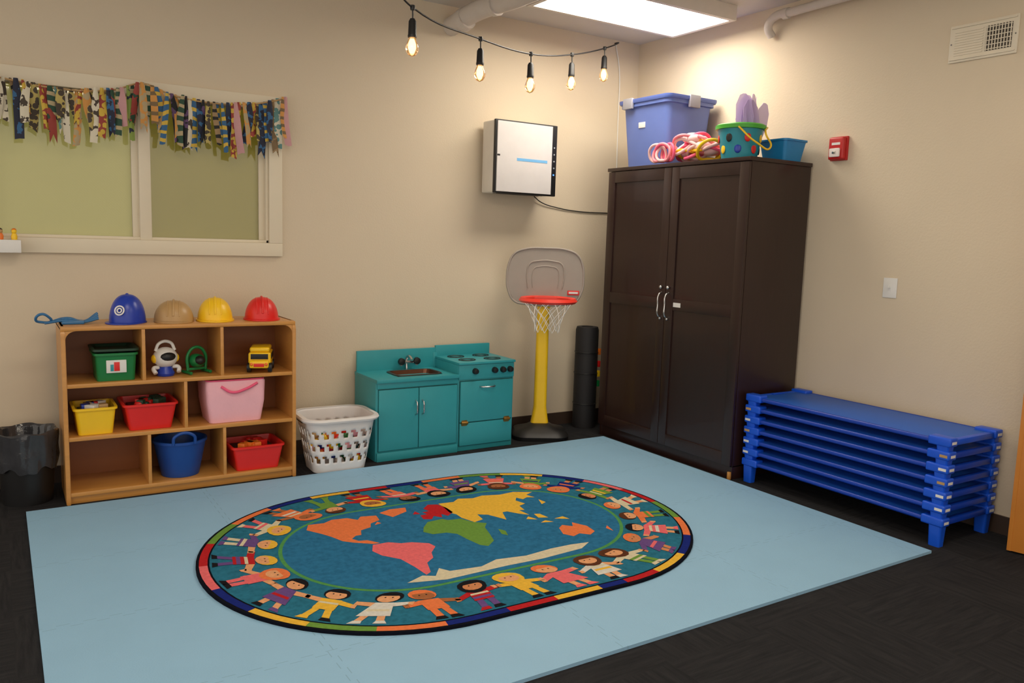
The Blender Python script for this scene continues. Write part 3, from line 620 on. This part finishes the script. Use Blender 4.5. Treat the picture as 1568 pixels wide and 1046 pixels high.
# ---------------------------------------------------------------- string lights
g=G('string_lights',(0,0,0))
pts=[(1.2,3.15,3.1),(1.77,3.93,2.72),(1.88,4.00,2.68),(2.48,4.33,2.676),(2.985,4.55,2.70),(3.486,4.785,2.808),(3.94,4.995,2.955),(4.27,5.24,3.09),(4.29,5.31,3.1)]
g.tube('cable',pts,.005,black)
bulb=mat('bulb_warm_glow',(255,214,150),.1,emit=7,emc=(255,190,110),var=0)
glassb=mat('bulb_glass',(255,236,205),.05,trans=.9,var=0)
for i,p in enumerate(pts[2:7]):
    x,y,z=p
    g.tube('drop_%d'%i,[(x,y,z),(x+.002,y,z-.06)],.004,black,smoothc=False)
    g.lathe('clip_%d'%i,[(.012,-.012),(.014,0),(.012,.012)],black,(x,y,z),12)
    g.lathe('socket_%d'%i,[(.012,0),(.020,-.014),(.022,-.08),(.024,-.086),(.022,-.096)],black,(x,y,z-.055),16)
    g.lathe('bulb_%d'%i,[(.016,0),(.023,-.017),(.035,-.046),(.034,-.066),(.021,-.088),(.003,-.097)],glassb,(x,y,z-.149),20)
    g.lathe('filament_%d'%i,[(.006,-.01),(.013,-.035),(.014,-.055),(.008,-.075)],bulb,(x,y,z-.149),12)
g.tube('corner_wire',[(4.30,5.312,3.1),(4.35,5.312,2.9),(4.36,5.312,2.5),(4.37,5.312,2.1)],.004,white)
# ---------------------------------------------------------------- ribbon garland
bm=bmesh.new()
rcols=[(206,172,66),(38,72,54),(30,34,56),(150,60,52),(96,140,138),(150,124,90),(214,206,184),(96,68,108),(176,158,122),(206,146,74),(126,146,66),(22,22,26),(196,148,150),(48,96,140),(120,98,68),(184,166,96),(70,60,50)]
gm=[]
for i,c in enumerate(rcols):
    m=mat('ribbon_%d'%i,c,.7,var=.1); N,L,B=nodes(m)
    tc=N.new('ShaderNodeTexCoord')
    if i%4==0: tx=N.new('ShaderNodeTexVoronoi'); tx.inputs['Scale'].default_value=34; out=tx.outputs['Distance']
    elif i%4==1: tx=N.new('ShaderNodeTexWave'); tx.inputs['Scale'].default_value=6; tx.bands_direction='Z'; tx.inputs['Distortion'].default_value=5; out=tx.outputs['Fac']
    else: tx=N.new('ShaderNodeTexNoise'); tx.inputs['Scale'].default_value=(26,18)[i%2]; out=tx.outputs['Fac']
    L.new(tc.outputs['Object'],tx.inputs['Vector'])
    gt=N.new('ShaderNodeMath'); gt.operation='GREATER_THAN'; gt.inputs[1].default_value=(.55,.65,.57,.57)[i%4]; L.new(out,gt.inputs[0])
    mx=N.new('ShaderNodeMix'); mx.data_type='RGBA'; old=B.inputs['Base Color'].links[0].from_socket
    L.new(gt.outputs[0],mx.inputs[0]); L.new(old,mx.inputs[6]); mx.inputs[7].default_value=(*lin(rcols[(i*5+3)%len(rcols)]),1); L.new(mx.outputs[2],B.inputs['Base Color'])
    gm.append(m)
sp=[(-.45,2.36),(.05,2.27),(.36,2.245),(.60,2.27),(.76,2.325),(.92,2.28),(1.17,2.26),(1.40,2.285),(1.60,2.34)]
def sz(x):
    for (a,za),(b,zb) in zip(sp,sp[1:]):
        if a<=x<=b: f=(x-a)/(b-a); return za+(zb-za)*(f*f*(3-2*f))
    return sp[-1][1]
rd=random.Random(11); x=-.42
while x<1.6:
    w=rd.uniform(.026,.052); ln=rd.uniform(.17,.32)+(.03 if x>.85 else 0); y=5.25+rd.uniform(-.03,.005); m=rd.randrange(len(gm)); z=sz(x)
    ph=rd.uniform(0,6); tw=rd.uniform(-.7,.7); prev=None; sl=rd.uniform(-.035,.035); cv=rd.uniform(-.01,.01); notch=rd.choice([0,0,.03])
    for k in range(8):
        f=k/7; xx=x+sl*f+cv*math.sin(3.1*f); a=tw*f; yy=y+.010*math.sin(ph+f*5); hw=w/2*(.45+.55*min(1,f*3))
        zz=z+.012-ln*f; e=(k==7)
        q=[bm.verts.new((xx-hw*math.cos(a),yy-hw*math.sin(a),zz-(rd.uniform(-.015,.02) if e else 0))),bm.verts.new((xx,yy-.006,zz+(notch if e else 0))),bm.verts.new((xx+hw*math.cos(a),yy+hw*math.sin(a),zz-(rd.uniform(-.01,.02) if e else 0)))]
        if prev:
            for e in (0,1): bm.faces.new((prev[e],prev[e+1],q[e+1],q[e])).material_index=m
        prev=q
    x+=rd.uniform(.020,.034)
g=G('ribbon_garland',(0,0,0)); finish(bm,'ribbons',gm,True,g.e)
g.tube('string',[(a,5.248,b+.005) for a,b in sp],.005,tan)
for i,(a,b) in enumerate((sp[0],sp[4],sp[-1])): g.tube('hook_%d'%i,[(a,5.248,b+.01),(a,5.27,b+.02),(a,YB-(.006 if i!=1 else .031),b+.015)],.004,white)
# ---------------------------------------------------------------- door open on the right
g=G('door_1',(4.30,1.975,0),rz=0)
doorw=mat('door_oak',(200,128,52),.4,var=.12,scale=6)
g.e.rotation_euler=(0,0,math.atan2(-.86,.22))
g.box('slab',(0,0,.01),(.86,.04,2.04),doorw,.003)
g.box('kick_edge',(0,-.002,.01),(.02,.042,2.04),doorw,.001)
g.lathe('knob',[(.01,0),(.012,.03),(.028,.04),(.028,.06),(.01,.068)],chrome,(.06,0,.95),20,Matrix.Rotation(math.pi/2,4,'X'))
# ---------------------------------------------------------------- world, camera
w=bpy.data.worlds.new('world'); C.scene.world=w; w.use_nodes=True
bg=w.node_tree.nodes['Background']; bg.inputs[0].default_value=(*lin((255,244,230)),1); bg.inputs[1].default_value=1.25
cd=bpy.data.cameras.new('camera'); co=bpy.data.objects.new('camera',cd); C.collection.objects.link(co)
cd.sensor_width=36; cd.lens=1238.8/1568*36; cd.clip_start=.05
co.matrix_world=Matrix.Translation((0,0,1.5))@Matrix.Rotation(math.radians(-32.593),4,'Z')@Matrix.Rotation(math.radians(90-7.145),4,'X')@Matrix.Rotation(math.radians(1.824),4,'Z')
C.scene.camera=co
C.scene.view_settings.view_transform='Standard'
C.scene.view_settings.look='None'
